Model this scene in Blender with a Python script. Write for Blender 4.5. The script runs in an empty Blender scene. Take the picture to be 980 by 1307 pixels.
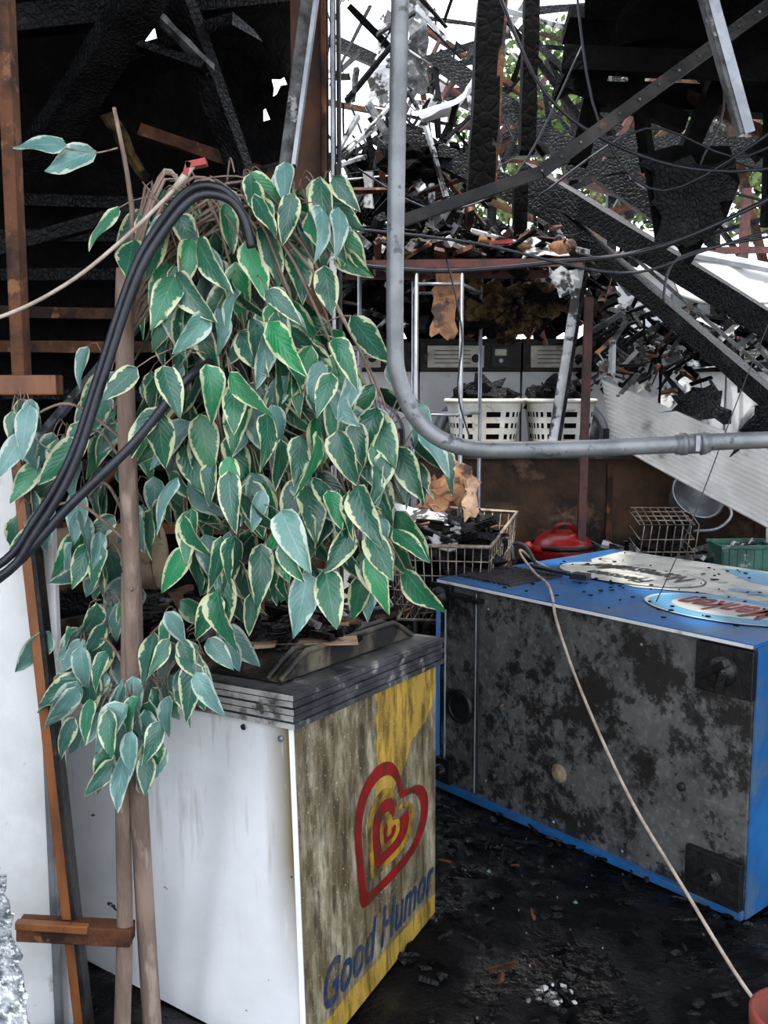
import bpy,bmesh,math,random
from mathutils import Vector,Matrix,noise,Euler
R=random.Random(7)
V=Vector
# ---------------------------------------------------------------- materials
def newmat(name):
    m=bpy.data.materials.new(name);m.use_nodes=True
    nt=m.node_tree
    b=nt.nodes['Principled BSDF']
    return m,nt,b
def node(nt,t,**kw):
    n=nt.nodes.new(t)
    for k,v in kw.items():
        if k in n.inputs.keys(): n.inputs[k].default_value=v
        else: setattr(n,k,v)
    return n
def link(nt,a,b): nt.links.new(a,b)
def math_(nt,op,a,b=None,clamp=False):
    n=nt.nodes.new('ShaderNodeMath');n.operation=op;n.use_clamp=clamp
    for i,x in enumerate((a,b)):
        if x is None: continue
        if isinstance(x,(int,float)): n.inputs[i].default_value=x
        else: nt.links.new(x,n.inputs[i])
    return n.outputs[0]
def mixc(nt,f,a,b):
    n=nt.nodes.new('ShaderNodeMix');n.data_type='RGBA'
    for s,x in ((0,f),(6,a),(7,b)):
        if isinstance(x,(int,float)): n.inputs[s].default_value=x
        elif isinstance(x,tuple): n.inputs[s].default_value=(*x[:3],1)
        else: nt.links.new(x,n.inputs[s])
    return n.outputs[2]
def noise_(nt,vec,scale,detail=5,rough=.6,lo=.4,hi=.6,stretch=None):
    if stretch:
        mp=nt.nodes.new('ShaderNodeMapping');mp.inputs['Scale'].default_value=stretch
        nt.links.new(vec,mp.inputs['Vector']);vec=mp.outputs[0]
    n=node(nt,'ShaderNodeTexNoise',Scale=scale,Detail=detail,Roughness=rough)
    nt.links.new(vec,n.inputs['Vector'])
    r=nt.nodes.new('ShaderNodeMapRange');r.inputs[1].default_value=lo;r.inputs[2].default_value=hi
    nt.links.new(n.outputs[0],r.inputs[0])
    return r.outputs[0]
def bump_(nt,b,h,strength=.3,dist=.01):
    n=node(nt,'ShaderNodeBump',Strength=strength,Distance=dist)
    nt.links.new(h,n.inputs['Height']);nt.links.new(n.outputs[0],b.inputs['Normal'])
def M(name,c1,c2,scale=6,lo=.4,hi=.6,rough=.6,metal=0,bump=.3,bscale=40,c3=None,s3=15,lo3=.6,hi3=.66,stretch=None,dist=.01,spec=.5):
    m,nt,b=newmat(name)
    tc=nt.nodes.new('ShaderNodeTexCoord').outputs['Object']
    f=noise_(nt,tc,scale,lo=lo,hi=hi,stretch=stretch)
    c=mixc(nt,f,c1,c2)
    if c3: c=mixc(nt,noise_(nt,tc,s3,lo=lo3,hi=hi3,stretch=stretch),c,c3)
    link(nt,c,b.inputs['Base Color'])
    b.inputs['Roughness'].default_value=rough;b.inputs['Metallic'].default_value=metal
    b.inputs['Specular IOR Level'].default_value=spec
    if bump: bump_(nt,b,noise_(nt,tc,bscale,lo=.2,hi=.8,stretch=stretch),bump,dist)
    return m
def charmat(name,c1=(.002,.002,.0025),c2=(.008,.008,.009),scale=46,rough=.5,ash=(.04,.04,.042),spec=.22):
    m,nt,b=newmat(name)
    tc=nt.nodes.new('ShaderNodeTexCoord').outputs['Object']
    v=node(nt,'ShaderNodeTexVoronoi',Scale=scale);v.feature='DISTANCE_TO_EDGE'
    link(nt,tc,v.inputs['Vector'])
    f=noise_(nt,tc,9)
    c=mixc(nt,f,c1,c2)
    c=mixc(nt,noise_(nt,tc,7,lo=.6,hi=.78),c,ash)
    link(nt,c,b.inputs['Base Color'])
    b.inputs['Roughness'].default_value=rough;b.inputs['Specular IOR Level'].default_value=spec
    h=math_(nt,'MULTIPLY',math_(nt,'MINIMUM',v.outputs['Distance'],.2),5)
    h=math_(nt,'ADD',h,noise_(nt,tc,60,lo=.2,hi=.8))
    bump_(nt,b,h,.6,.006)
    return m
char=charmat('charred_wood')
char2=charmat('soot_black',(.001,.001,.001),(.004,.0037,.0037),20,.85,(.009,.008,.0075),.1)
ashwood=M('ashy_wood',(.17,.17,.17),(.03,.03,.03),12,rough=.8,c3=(.42,.42,.42),s3=20,bump=.5)
brownwood=M('scorched_brown_wood',(.12,.045,.018),(.02,.009,.006),7,rough=.7,c3=(.2,.09,.04),bump=.4,spec=.3)
tanwood=M('bare_tan_wood',(.4,.26,.16),(.18,.11,.065),9,rough=.7,c3=(.04,.025,.015),lo3=.58,hi3=.68)
orangewood=M('orange_stained_wood',(.24,.085,.025),(.12,.04,.014),8,rough=.45,c3=(.04,.016,.008),stretch=(1,1,.3))
whitedeb=M('scorched_white_sheet',(.68,.68,.68),(.42,.42,.41),5,rough=.6,c3=(.03,.027,.024),s3=11,lo3=.5,hi3=.56)
whitemet=M('white_painted_metal',(.82,.82,.81),(.68,.68,.66),4,rough=.35,c3=(.28,.24,.17),s3=9,lo3=.62,hi3=.74,bump=.05)
greymet=M('grey_galvanised_metal',(.36,.38,.40),(.22,.23,.25),8,rough=.4,metal=.6,bump=.1)
pipemat=M('grey_conduit_metal',(.2,.21,.215),(.13,.135,.14),12,rough=.38,metal=.3,bump=.1,c3=(.07,.07,.07),s3=30)
darkmet=M('dark_burnt_metal',(.03,.026,.023),(.008,.008,.008),8,rough=.5,metal=.4,c3=(.09,.04,.02),s3=12)
rust=M('rusty_brown_steel',(.13,.048,.02),(.045,.02,.010),5,rough=.7,c3=(.4,.31,.22),s3=4,lo3=.6,hi3=.65,bump=.4)
redrust=M('red_oxide_steel',(.11,.027,.022),(.04,.013,.011),8,rough=.6)
rubber=M('black_rubber',(.010,.011,.015),(.018,.020,.028),10,rough=.4,bump=.1)
cordm=M('dirty_white_cord',(.5,.42,.34),(.33,.26,.2),20,rough=.5,bump=.1)
redp=M('red_plastic',(.36,.010,.009),(.18,.008,.007),8,rough=.3,c3=(.02,.012,.012),s3=12,bump=.05)
greenp=M('green_plastic',(.06,.2,.14),(.035,.1,.07),8,rough=.5,c3=(.4,.4,.4),s3=14)
blackp=M('black_plastic',(.005,.005,.006),(.013,.013,.013),14,rough=.42,bump=.3,spec=.4)
basketm=M('white_basket_plastic',(.8,.78,.7),(.62,.58,.48),7,rough=.45,c3=(.2,.15,.09),s3=9,lo3=.58,hi3=.7,bump=.05)
terra=M('terracotta',(.26,.045,.025),(.17,.035,.02),9,rough=.7)
card=M('scorched_cardboard',(.3,.145,.07),(.14,.065,.03),8,rough=.85,c3=(.03,.015,.01),s3=9,lo3=.52,hi3=.6)
insul=M('scorched_insulation',(.13,.085,.035),(.045,.03,.014),9,rough=.95,bump=1,bscale=40,dist=.02,c3=(.006,.005,.005),s3=7,lo3=.44,hi3=.54,spec=.1)
tanfoam=M('tan_foam_roll',(.24,.18,.11),(.13,.09,.055),6,rough=.9,c3=(.05,.035,.03),s3=8)
bluep=M('blue_paint',(.02,.13,.34),(.012,.08,.24),5,rough=.35,c3=(.08,.14,.2),s3=5,lo3=.52,hi3=.7,bump=.05)
bluelabel=M('pale_blue_print',(.12,.34,.5),(.08,.25,.42),5,rough=.35,bump=.02,c3=(.05,.05,.05),s3=30,lo3=.64,hi3=.72)
creamlabel=M('cream_print',(.55,.55,.5),(.38,.38,.34),5,rough=.4,bump=.02,c3=(.06,.06,.05),s3=14,lo3=.56,hi3=.7)
redprint=M('red_print',(.26,.009,.009),(.14,.009,.008),10,rough=.4,bump=.02,c3=(.045,.026,.015),s3=22,lo3=.54,hi3=.68)
yellowprint=M('yellow_print',(.42,.24,.02),(.25,.15,.02),10,rough=.4,bump=.02,c3=(.07,.05,.02),s3=14,lo3=.44,hi3=.58)
navyprint=M('navy_print',(.012,.035,.1),(.025,.045,.1),20,rough=.4,bump=.02,c3=(.1,.075,.035),s3=25,lo3=.52,hi3=.66)
darkprint=M('dark_print',(.02,.017,.02),(.05,.04,.04),20,rough=.4,bump=.02)
labelm=M('machine_label',(.7,.67,.58),(.5,.46,.38),12,rough=.5,c3=(.14,.1,.07),s3=8,lo3=.62,hi3=.72,bump=.02)
glassdark=M('dark_door_glass',(.015,.018,.02),(.04,.045,.05),6,rough=.15,bump=.02)
frost=M('crumpled_frosty_plastic',(.5,.53,.55),(.10,.12,.13),50,rough=.25,bump=.7,bscale=80,dist=.015,c3=(.85,.87,.9),s3=95,lo3=.52,hi3=.6)
bark=M('ficus_bark',(.27,.19,.145),(.14,.095,.07),14,rough=.8,bump=.7,bscale=30,stretch=(1,1,.25),c3=(.36,.28,.22),s3=10)
treeg=M('tree_leaves',(.05,.1,.025),(.12,.18,.055),2,rough=.7,bump=0,c3=(.26,.3,.16),s3=5,lo3=.5,hi3=.65,spec=.2)
hutm=M('pale_house_wall',(.5,.52,.54),(.42,.44,.47),3,rough=.8)
grimecream=M('grimy_lid_plastic',(.16,.14,.09),(.05,.042,.03),8,rough=.5,c3=(.012,.011,.010),s3=7,lo3=.44,hi3=.54)
strip=M('grey_lid_strip',(.08,.084,.09),(.025,.025,.029),9,rough=.4,c3=(.33,.32,.29),s3=14,lo3=.58,hi3=.7)
stripw=M('white_lid_strip',(.56,.56,.54),(.33,.32,.3),9,rough=.4,c3=(.06,.055,.05),s3=14,lo3=.53,hi3=.65)
wireM=M('coated_wire',(.36,.3,.23),(.14,.1,.075),20,rough=.5,metal=.3,bump=0)
def floormat():
    m,nt,b=newmat('wet_soot_floor')
    tc=nt.nodes.new('ShaderNodeTexCoord').outputs['Object']
    c=mixc(nt,noise_(nt,tc,5),(.0012,.0012,.0015),(.0045,.0043,.0045))
    c=mixc(nt,noise_(nt,tc,30,lo=.67,hi=.7),c,(.04,.04,.04))
    link(nt,c,b.inputs['Base Color'])
    r=noise_(nt,tc,3,lo=.42,hi=.56)
    link(nt,math_(nt,'ADD',math_(nt,'MULTIPLY',r,.6),.13),b.inputs['Roughness'])
    link(nt,math_(nt,'SUBTRACT',.42,math_(nt,'MULTIPLY',r,.32)),b.inputs['Specular IOR Level'])
    h=math_(nt,'ADD',noise_(nt,tc,14,lo=.2,hi=.8),math_(nt,'MULTIPLY',noise_(nt,tc,60,lo=.2,hi=.8),math_(nt,'ADD',r,.15)))
    bump_(nt,b,h,.7,.015)
    return m
floorm=floormat()
def freezer_face():
    m,nt,b=newmat('grimy_printed_freezer_face')
    uv=nt.nodes.new('ShaderNodeUVMap').outputs[0]
    sp=nt.nodes.new('ShaderNodeSeparateXYZ');link(nt,uv,sp.inputs[0]);s,t=sp.outputs[0],sp.outputs[1]
    w=math_(nt,'MULTIPLY',noise_(nt,uv,7,lo=0,hi=1),.16)
    base=mixc(nt,noise_(nt,uv,5),(.58,.53,.38),(.34,.28,.17))
    a=math_(nt,'GREATER_THAN',math_(nt,'ADD',s,w),.60)
    a2=math_(nt,'GREATER_THAN',math_(nt,'ADD',t,math_(nt,'MULTIPLY',s,-.75)),math_(nt,'ADD',w,.05))
    y1=math_(nt,'MULTIPLY',a,a2)
    y2=math_(nt,'LESS_THAN',math_(nt,'ADD',t,math_(nt,'MULTIPLY',w,.3)),.105)
    y=math_(nt,'MAXIMUM',y1,y2)
    base=mixc(nt,y,base,(.62,.39,.06))
    g=noise_(nt,uv,5,detail=9,rough=.72,lo=.32,hi=.54,stretch=(1.6,.6,1))
    reg=math_(nt,'SUBTRACT',1.15,math_(nt,'MULTIPLY',y,.66),True)
    gr=math_(nt,'MULTIPLY',g,reg)
    base=mixc(nt,math_(nt,'MULTIPLY',gr,.86),base,(.085,.062,.027))
    st=noise_(nt,uv,20,detail=7,rough=.7,lo=.46,hi=.6,stretch=(1,.2,1))
    base=mixc(nt,math_(nt,'MULTIPLY',st,.72),base,(.025,.019,.011))
    base=mixc(nt,noise_(nt,uv,90,lo=.63,hi=.68),base,(.5,.48,.4))
    link(nt,base,b.inputs['Base Color']);b.inputs['Roughness'].default_value=.36
    bump_(nt,b,st,.1,.003)
    return m
fzface=freezer_face()
def freezer_side():
    m,nt,b=newmat('white_freezer_side')
    uv=nt.nodes.new('ShaderNodeUVMap').outputs[0]
    sp=nt.nodes.new('ShaderNodeSeparateXYZ');link(nt,uv,sp.inputs[0]);s,t=sp.outputs[0],sp.outputs[1]
    base=mixc(nt,noise_(nt,uv,3),(.93,.94,.95),(.85,.86,.87))
    e=nt.nodes.new('ShaderNodeMapRange');e.inputs[1].default_value=.01;e.inputs[2].default_value=.09
    e.inputs[3].default_value=1;e.inputs[4].default_value=0;link(nt,s,e.inputs[0])
    tt=nt.nodes.new('ShaderNodeMapRange');tt.inputs[1].default_value=.2;tt.inputs[2].default_value=.6;link(nt,t,tt.inputs[0])
    g=math_(nt,'MULTIPLY',math_(nt,'MULTIPLY',e.outputs[0],tt.outputs[0]),noise_(nt,uv,10,lo=.22,hi=.4,stretch=(3,.4,1)))
    base=mixc(nt,g,base,(.2,.15,.06))
    base=mixc(nt,noise_(nt,uv,14,detail=3,lo=.69,hi=.71),base,(.05,.045,.04))
    dr=math_(nt,'MULTIPLY',noise_(nt,uv,30,lo=.56,hi=.7,stretch=(1,.08,1)),tt.outputs[0])
    base=mixc(nt,math_(nt,'MULTIPLY',dr,.4),base,(.35,.31,.24))
    link(nt,base,b.inputs['Base Color']);b.inputs['Roughness'].default_value=.35
    return m
fzside=freezer_side()
def cabface():
    m,nt,b=newmat('sooty_grey_cabinet_panel')
    tc=nt.nodes.new('ShaderNodeTexCoord').outputs['Object']
    base=mixc(nt,noise_(nt,tc,4),(.12,.12,.115),(.065,.065,.062))
    base=mixc(nt,noise_(nt,tc,40,lo=.5,hi=.8),base,(.19,.19,.185))
    s=noise_(nt,tc,3.6,detail=10,rough=.75,lo=.505,hi=.565)
    base=mixc(nt,math_(nt,'MULTIPLY',s,.92),base,(.010,.009,.008))
    s2=noise_(nt,tc,16,detail=6,rough=.7,lo=.57,hi=.61)
    base=mixc(nt,math_(nt,'MULTIPLY',s2,.8),base,(.012,.010,.008))
    base=mixc(nt,noise_(nt,tc,13,lo=.68,hi=.73),base,(.22,.17,.10))
    link(nt,base,b.inputs['Base Color']);b.inputs['Roughness'].default_value=.45;b.inputs['Metallic'].default_value=.1
    bump_(nt,b,s,.3,.004)
    return m
cabm=cabface()
def leafmat():
    m,nt,b=newmat('variegated_leaf')
    uv=nt.nodes.new('ShaderNodeUVMap').outputs[0]
    tc=nt.nodes.new('ShaderNodeTexCoord').outputs['Object']
    at=nt.nodes.new('ShaderNodeAttribute');at.attribute_name='tint'
    ts=nt.nodes.new('ShaderNodeSeparateColor');link(nt,at.outputs['Color'],ts.inputs[0])
    sp=nt.nodes.new('ShaderNodeSeparateXYZ');link(nt,uv,sp.inputs[0]);u,v=sp.outputs[0],sp.outputs[1]
    av=math_(nt,'ABSOLUTE',v)
    n=noise_(nt,tc,38,detail=4,lo=.3,hi=.7)
    e=math_(nt,'ADD',av,math_(nt,'MULTIPLY',math_(nt,'SUBTRACT',n,.5),.5))
    edge=nt.nodes.new('ShaderNodeMapRange');edge.inputs[1].default_value=.76;edge.inputs[2].default_value=.84;link(nt,e,edge.inputs[0])
    g=mixc(nt,n,(.005,.05,.028),(.014,.095,.05))
    g=mixc(nt,math_(nt,'POWER',ts.outputs[1],2.6),g,(.010,.23,.062))
    vein=math_(nt,'LESS_THAN',av,.035)
    wv=nt.nodes.new('ShaderNodeTexWave');wv.inputs['Scale'].default_value=2.6
    cmb=nt.nodes.new('ShaderNodeCombineXYZ');link(nt,math_(nt,'SUBTRACT',u,math_(nt,'MULTIPLY',av,.35)),cmb.inputs[0]);link(nt,cmb.outputs[0],wv.inputs['Vector'])
    sv=math_(nt,'MULTIPLY',math_(nt,'GREATER_THAN',wv.outputs[1],.93),.25)
    g=mixc(nt,math_(nt,'MAXIMUM',math_(nt,'MULTIPLY',vein,.5),sv),g,(.10,.25,.15))
    cream=mixc(nt,n,(.66,.62,.38),(.46,.5,.27))
    col=mixc(nt,edge.outputs[0],g,cream)
    pale=mixc(nt,n,(.15,.29,.26),(.09,.22,.195))
    pale=mixc(nt,math_(nt,'MULTIPLY',math_(nt,'MAXIMUM',vein,sv),.5),pale,(.3,.43,.39))
    pale=mixc(nt,edge.outputs[0],pale,(.42,.5,.43))
    col=mixc(nt,ts.outputs[0],col,pale)
    col=mixc(nt,math_(nt,'MULTIPLY',noise_(nt,tc,9,lo=.5,hi=.75),.25),col,(.26,.31,.30))
    col=mixc(nt,ts.outputs[2],col,(.004,.011,.009))  # interior shade painted into colour, darkening leaves at the back of larger clusters
    link(nt,col,b.inputs['Base Color']);b.inputs['Roughness'].default_value=.3
    bump_(nt,b,wv.outputs[1],.15,.002)
    return m
leafm=leafmat()

# ---------------------------------------------------------------- mesh builder
class MB:
    def __init__(s): s.v=[];s.f=[];s.m=[];s.uv={};s.mats=[];s.sm=[]
    def mi(s,m):
        if m not in s.mats: s.mats.append(m)
        return s.mats.index(m)
    def add(s,vs,fs,m,smooth=False,uvs=None):
        o=len(s.v);s.v+= [tuple(v) for v in vs];i=s.mi(m)
        for k,f in enumerate(fs):
            if uvs: s.uv[len(s.f)]=uvs[k]
            s.f.append([o+x for x in f]);s.m.append(i);s.sm.append(smooth)
    def hexa(s,c,m):
        s.add(c,[(3,2,1,0),(4,5,6,7),(0,1,5,4),(1,2,6,5),(2,3,7,6),(3,0,4,7)],m)
    def box(s,c,d,m,rot=(0,0,0)):
        q=Euler(rot).to_matrix();c=V(c)
        a=[(-1,-1,-1),(1,-1,-1),(1,1,-1),(-1,1,-1),(-1,-1,1),(1,-1,1),(1,1,1),(-1,1,1)]
        s.hexa([c+q@V((x*d[0]/2,y*d[1]/2,z*d[2]/2)) for x,y,z in a],m)
    def beam(s,p,q,w,h,m,seg=1,jit=0,up=(0,0,1)):
        p,q=V(p),V(q);d=(q-p).normalized();u=V(up)
        if abs(d.dot(u.normalized()))>.95:u=V((0,1,0))
        x=d.cross(u).normalized();z=x.cross(d)
        vs=[];fs=[]
        for i in range(seg+1):
            c=p.lerp(q,i/seg)
            for a,b in((-1,-1),(1,-1),(1,1),(-1,1)):
                k=1-jit*R.random()*3
                vs.append(c+x*a*w/2*k+z*b*h/2*k+d*R.uniform(-1,1)*jit*w*(1 if i in(0,seg) else .2))
        for i in range(seg):
            for j in range(4):
                a=i*4+j;b=i*4+(j+1)%4;fs.append((a,b,b+4,a+4))
        fs+=[(3,2,1,0),tuple(seg*4+k for k in range(4))]
        s.add(vs,fs,m)
    def tube(s,pts,r,m,n=10,sub=6,cap=True,r2=None):
        P=[V(p) for p in pts]
        if sub>1 and len(P)>2:
            Q=[]
            for i in range(len(P)-1):
                a=P[max(i-1,0)];b=P[i];c=P[i+1];d=P[min(i+2,len(P)-1)]
                for k in range(sub):
                    t=k/sub
                    Q.append(.5*((2*b)+(c-a)*t+(2*a-5*b+4*c-d)*t*t+(3*b-a-3*c+d)*t**3))
            Q.append(P[-1]);P=Q
        vs=[];fs=[];N=len(P)
        d=(P[1]-P[0]).normalized();u=V((0,1,0)) if abs(d.y)<.9 else V((1,0,0))
        for i in range(N):
            d=(P[min(i+1,N-1)]-P[max(i-1,0)]).normalized()
            x=(u-d*u.dot(d)).normalized();u=x;y=d.cross(x)
            rr=r if r2 is None else r+(r2-r)*i/(N-1)
            for k in range(n):
                a=2*math.pi*k/n;vs.append(P[i]+(x*math.cos(a)+y*math.sin(a))*rr)
        for i in range(N-1):
            for k in range(n):
                a=i*n+k;b=i*n+(k+1)%n;fs.append((a,b,b+n,a+n))
        if cap: fs+=[tuple(range(n))[::-1],tuple((N-1)*n+k for k in range(n))]
        s.add(vs,fs,m,True)
    def lathe(s,c,prof,m,n=28,axis=None):
        c=V(c);q=Matrix.Identity(3) if axis is None else V(axis).to_track_quat('Z','Y').to_matrix()
        vs=[];fs=[]
        for r,z in prof:
            for k in range(n):
                a=2*math.pi*k/n;vs.append(c+q@V((r*math.cos(a),r*math.sin(a),z)))
        for i in range(len(prof)-1):
            for k in range(n):
                a=i*n+k;b=i*n+(k+1)%n;fs.append((a,b,b+n,a+n))
        s.add(vs,fs,m,True)
    def blob(s,c,rad,m,sub=3,amp=.35,seed=0,freq=2.5):
        bm=bmesh.new();bmesh.ops.create_icosphere(bm,subdivisions=sub,radius=1)
        vs=[]
        for v in bm.verts:
            k=1+amp*noise.noise(v.co*freq+V((seed*3.1,seed,0)))*1.6
            vs.append(V(c)+V((v.co.x*rad[0],v.co.y*rad[1],v.co.z*rad[2]))*k)
        fs=[[x.index for x in f.verts] for f in bm.faces];bm.free()
        s.add(vs,fs,m)
    def sheet(s,a,b,c,d,m,nx=10,ny=10,amp=.02,th=.006,corr=0,seed=0,rag=0):
        a,b,c,d=map(V,(a,b,c,d));nrm=(b-a).cross(d-a).normalized()
        vs=[];fs=[]
        for j in range(ny+1):
            for i in range(nx+1):
                u=i/nx;w=j/ny
                p=(a*(1-u)+b*u)*(1-w)+(d*(1-u)+c*u)*w
                k=amp*noise.noise(p*4+V((seed,0,0)))
                if corr:k+=corr*math.sin(w*ny*math.pi*.5)
                if rag and (i in(0,nx) or j in (0,ny)): p=p+V((R.uniform(-1,1),0,R.uniform(-1,1)))*rag
                vs.append(p+nrm*k)
        n=len(vs);vs+=[v-nrm*th for v in vs]
        w=nx+1
        for j in range(ny):
            for i in range(nx):
                q=j*w+i;fs.append((q,q+1,q+1+w,q+w));fs.append((n+q+w,n+q+w+1,n+q+1,n+q))
        for i in range(nx):
            fs.append((i,n+i,n+i+1,i+1));q=ny*w+i;fs.append((q+1,n+q+1,n+q,q))
        for j in range(ny):
            q=j*w;fs.append((q+w,n+q+w,n+q,q));q+=nx;fs.append((q,n+q,n+q+w,q+w))
        s.add(vs,fs,m,amp>0 and not rag)
    def done(s,name,parent=None):
        me=bpy.data.meshes.new(name);me.from_pydata(s.v,[],s.f)
        for m in s.mats: me.materials.append(m)
        me.polygons.foreach_set('material_index',s.m);me.polygons.foreach_set('use_smooth',s.sm)
        if s.uv:
            l=me.uv_layers.new(name='UVMap')
            for fi,us in s.uv.items():
                for k,li in enumerate(me.polygons[fi].loop_indices): l.data[li].uv=us[k]
        me.update()
        o=bpy.data.objects.new(name,me);bpy.context.scene.collection.objects.link(o)
        if parent:o.parent=parent
        return o
def bevel(o,w=.006,seg=2):
    m=o.modifiers.new('bevel','BEVEL');m.width=w;m.segments=seg;m.limit_method='ANGLE';return o
def textmesh(txt,size=1,shear=0,bold=0):
    c=bpy.data.curves.new('t','FONT');c.body=txt;c.size=size;c.shear=shear;c.resolution_u=3;c.offset=bold
    o=bpy.data.objects.new('t',c);bpy.context.scene.collection.objects.link(o)
    bpy.context.view_layer.update()
    me=bpy.data.meshes.new_from_object(o.evaluated_get(bpy.context.evaluated_depsgraph_get()))
    vs=[v.co.copy() for v in me.vertices];fs=[list(p.vertices) for p in me.polygons]
    bpy.data.objects.remove(o);bpy.data.meshes.remove(me)
    mx=max(v.x for v in vs);my=max(v.y for v in vs)
    return [(v.x/mx,v.y/my) for v in vs],fs
def scatter(mb,n,lo,hi,L,W,mats,flat=.3):
    for i in range(n):
        c=V([R.uniform(lo[k],hi[k]) for k in range(3)])
        d=V((R.uniform(-1,1),R.uniform(-1,1),R.uniform(-1,1)*flat)).normalized()
        l=R.uniform(*L)/2;w=R.uniform(*W)
        mb.beam(c-d*l,c+d*l,w,w*R.uniform(.15,.8),R.choice(mats),seg=3,jit=.12,up=(R.uniform(-1,1),R.uniform(-1,1),R.uniform(.2,1)))

# ---------------------------------------------------------------- camera / light
cam=bpy.data.cameras.new('camera');co=bpy.data.objects.new('camera',cam);bpy.context.scene.collection.objects.link(co)
co.location=(0,0,1.6);co.rotation_euler=(math.radians(83),0,0)
cam.sensor_fit='VERTICAL';cam.sensor_height=36;cam.lens=36*1250/1307
bpy.context.scene.camera=co
w=bpy.data.worlds.new('world');bpy.context.scene.world=w;w.use_nodes=True
nt=w.node_tree;bg=nt.nodes['Background']
sky=nt.nodes.new('ShaderNodeTexSky');sky.sky_type='NISHITA';sky.sun_disc=False;sky.sun_elevation=math.radians(55);sky.sun_rotation=math.radians(20);sky.dust_density=3;sky.air_density=.8
mixc(nt,.65,(1,1,1),(1,1,1))
mn=[n for n in nt.nodes if n.type=='MIX'][0]
sc=nt.nodes.new('ShaderNodeVectorMath');sc.operation='SCALE';sc.inputs['Scale'].default_value=.16
nt.links.new(sky.outputs[0],sc.inputs[0]);nt.links.new(sc.outputs[0],mn.inputs[6])
mn.inputs[7].default_value=(1.12,1.17,1.25,1);mn.inputs[0].default_value=.65
nt.links.new(mn.outputs[2],bg.inputs[0]);bg.inputs[1].default_value=3.3
sun=bpy.data.lights.new('sun','SUN');sun.energy=5.5;sun.angle=math.radians(2);sun.color=(1,.97,.92)
so=bpy.data.objects.new('sun',sun);bpy.context.scene.collection.objects.link(so)
so.rotation_euler=V((.12,.27,-1)).to_track_quat('-Z','Y').to_euler()
bpy.context.scene.view_settings.view_transform='Standard'

# ---------------------------------------------------------------- shell
mb=MB()
nx,ny=90,110;x0,x1,y0,y1=-3.2,4,-1,7.2
vs=[];fs=[]
for j in range(ny+1):
    for i in range(nx+1):
        x=x0+(x1-x0)*i/nx;y=y0+(y1-y0)*j/ny
        z=.02*noise.noise(V((x*5,y*5,0)))+.010*noise.noise(V((x*18,y*18,2)))-.012
        vs.append((x,y,z))
for j in range(ny):
    for i in range(nx):
        a=j*(nx+1)+i;fs.append((a,a+1,a+nx+2,a+nx+1))
mb.add(vs,fs,floorm,True);mb.done('floor')
mb=MB();mb.box((0,0,-.3),(60,60,.4),M('outdoor_ground',(.3,.28,.25),(.2,.19,.17),2,rough=.9));mb.done('ground')
def holewall(name,x0,x1,z0,z1,y,holes,mat,nx=110,nz=120,amp=.04):
    vs=[];fs=[]
    for j in range(nz+1):
        for i in range(nx+1):
            x=x0+(x1-x0)*i/nx;z=z0+(z1-z0)*j/nz
            vs.append((x+R.uniform(-.012,.012),y+amp*noise.noise(V((x*3,z*3,1)))*2,z+R.uniform(-.012,.012)))
    for j in range(nz):
        for i in range(nx):
            x=x0+(x1-x0)*(i+.5)/nx;z=z0+(z1-z0)*(j+.5)/nz
            if any(abs((x-h[0])*math.cos(h[4])+(z-h[1])*math.sin(h[4]))<h[2] and abs(-(x-h[0])*math.sin(h[4])+(z-h[1])*math.cos(h[4]))<h[3] for h in holes): continue
            a=j*(nx+1)+i;fs.append((a,a+1,a+nx+2,a+nx+1))
    m=MB();m.add(vs,fs,mat);return m.done(name)
holewall('wall_back_left',-3.2,-.28,0,3.7,4.3,[(-1.0,3.03,.06,.018,.9),(-.45,2.86,.016,.04,-.5),(-.50,2.76,.035,.012,.6)],char2)
mb=MB();mb.box((-3.2,3.7,1.6),(.1,7,3.4),char2);mb.done('wall_left')
mb=MB();mb.box((4.0,4.4,1.0),(.1,5.6,2.0),char2);mb.done('wall_right')
mb=MB();mb.box((1.8,6.95,.9),(4.3,.12,1.9),M('scorched_back_wall',(.2,.17,.14),(.05,.045,.04),4,rough=.9));mb.done('wall_back')
mb=MB()
mb.sheet((-3.2,1.0,3.6),(-.2,1.0,3.6),(-.2,4.4,3.35),(-3.2,4.4,3.35),char2,16,18,.12,.05)
mb.sheet((-.2,1.0,3.6),(.75,1.0,3.6),(.6,3.5,3.4),(-.2,3.4,3.4),char2,10,14,.10,.05)
mb.sheet((.75,1.0,3.6),(4,1.0,3.6),(4,5.1,3.05),(.8,4.8,3.1),char2,22,24,.15,.05,0,0,.08)
mb.done('ceiling')  # unseen front part is extended forward to block sun on freezer and plant
mb=MB()
mb.beam((-1.35,3.9,2.45),(-.75,3.4,2.95),.16,.07,char,6,.06)
mb.beam((-1.3,3.85,2.5),(-.72,3.38,2.98),.025,.03,brownwood,4,.06)
mb.beam((-1.15,4.0,2.80),(-.5,3.7,2.9),.2,.05,char,5,.08)
mb.beam((-1.0,3.6,2.85),(-.62,3.6,2.72),.12,.03,char,5,.1)
mb.beam((-.8,3.55,2.9),(-.6,3.6,2.72),.10,.02,ashwood,5,.1)
mb.beam((-.95,4.0,2.62),(-.35,3.9,2.40),.05,.05,brownwood,4,.08)
mb.beam((-.75,3.6,3.05),(-.5,3.9,2.3),.12,.05,char,5,.08)
mb.beam((-1.6,3.6,2.85),(-.3,3.9,3.1),.1,.1,char,5,.05)
mb.beam((-1.4,3.6,2.1),(-.3,4.0,2.5),.1,.05,char,5,.05)
mb.beam((-.95,3.5,2.55),(-.85,3.6,2.35),.05,.04,insul,5,.15)
mb.done('charred_roof_joists')
mb=MB()
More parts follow.
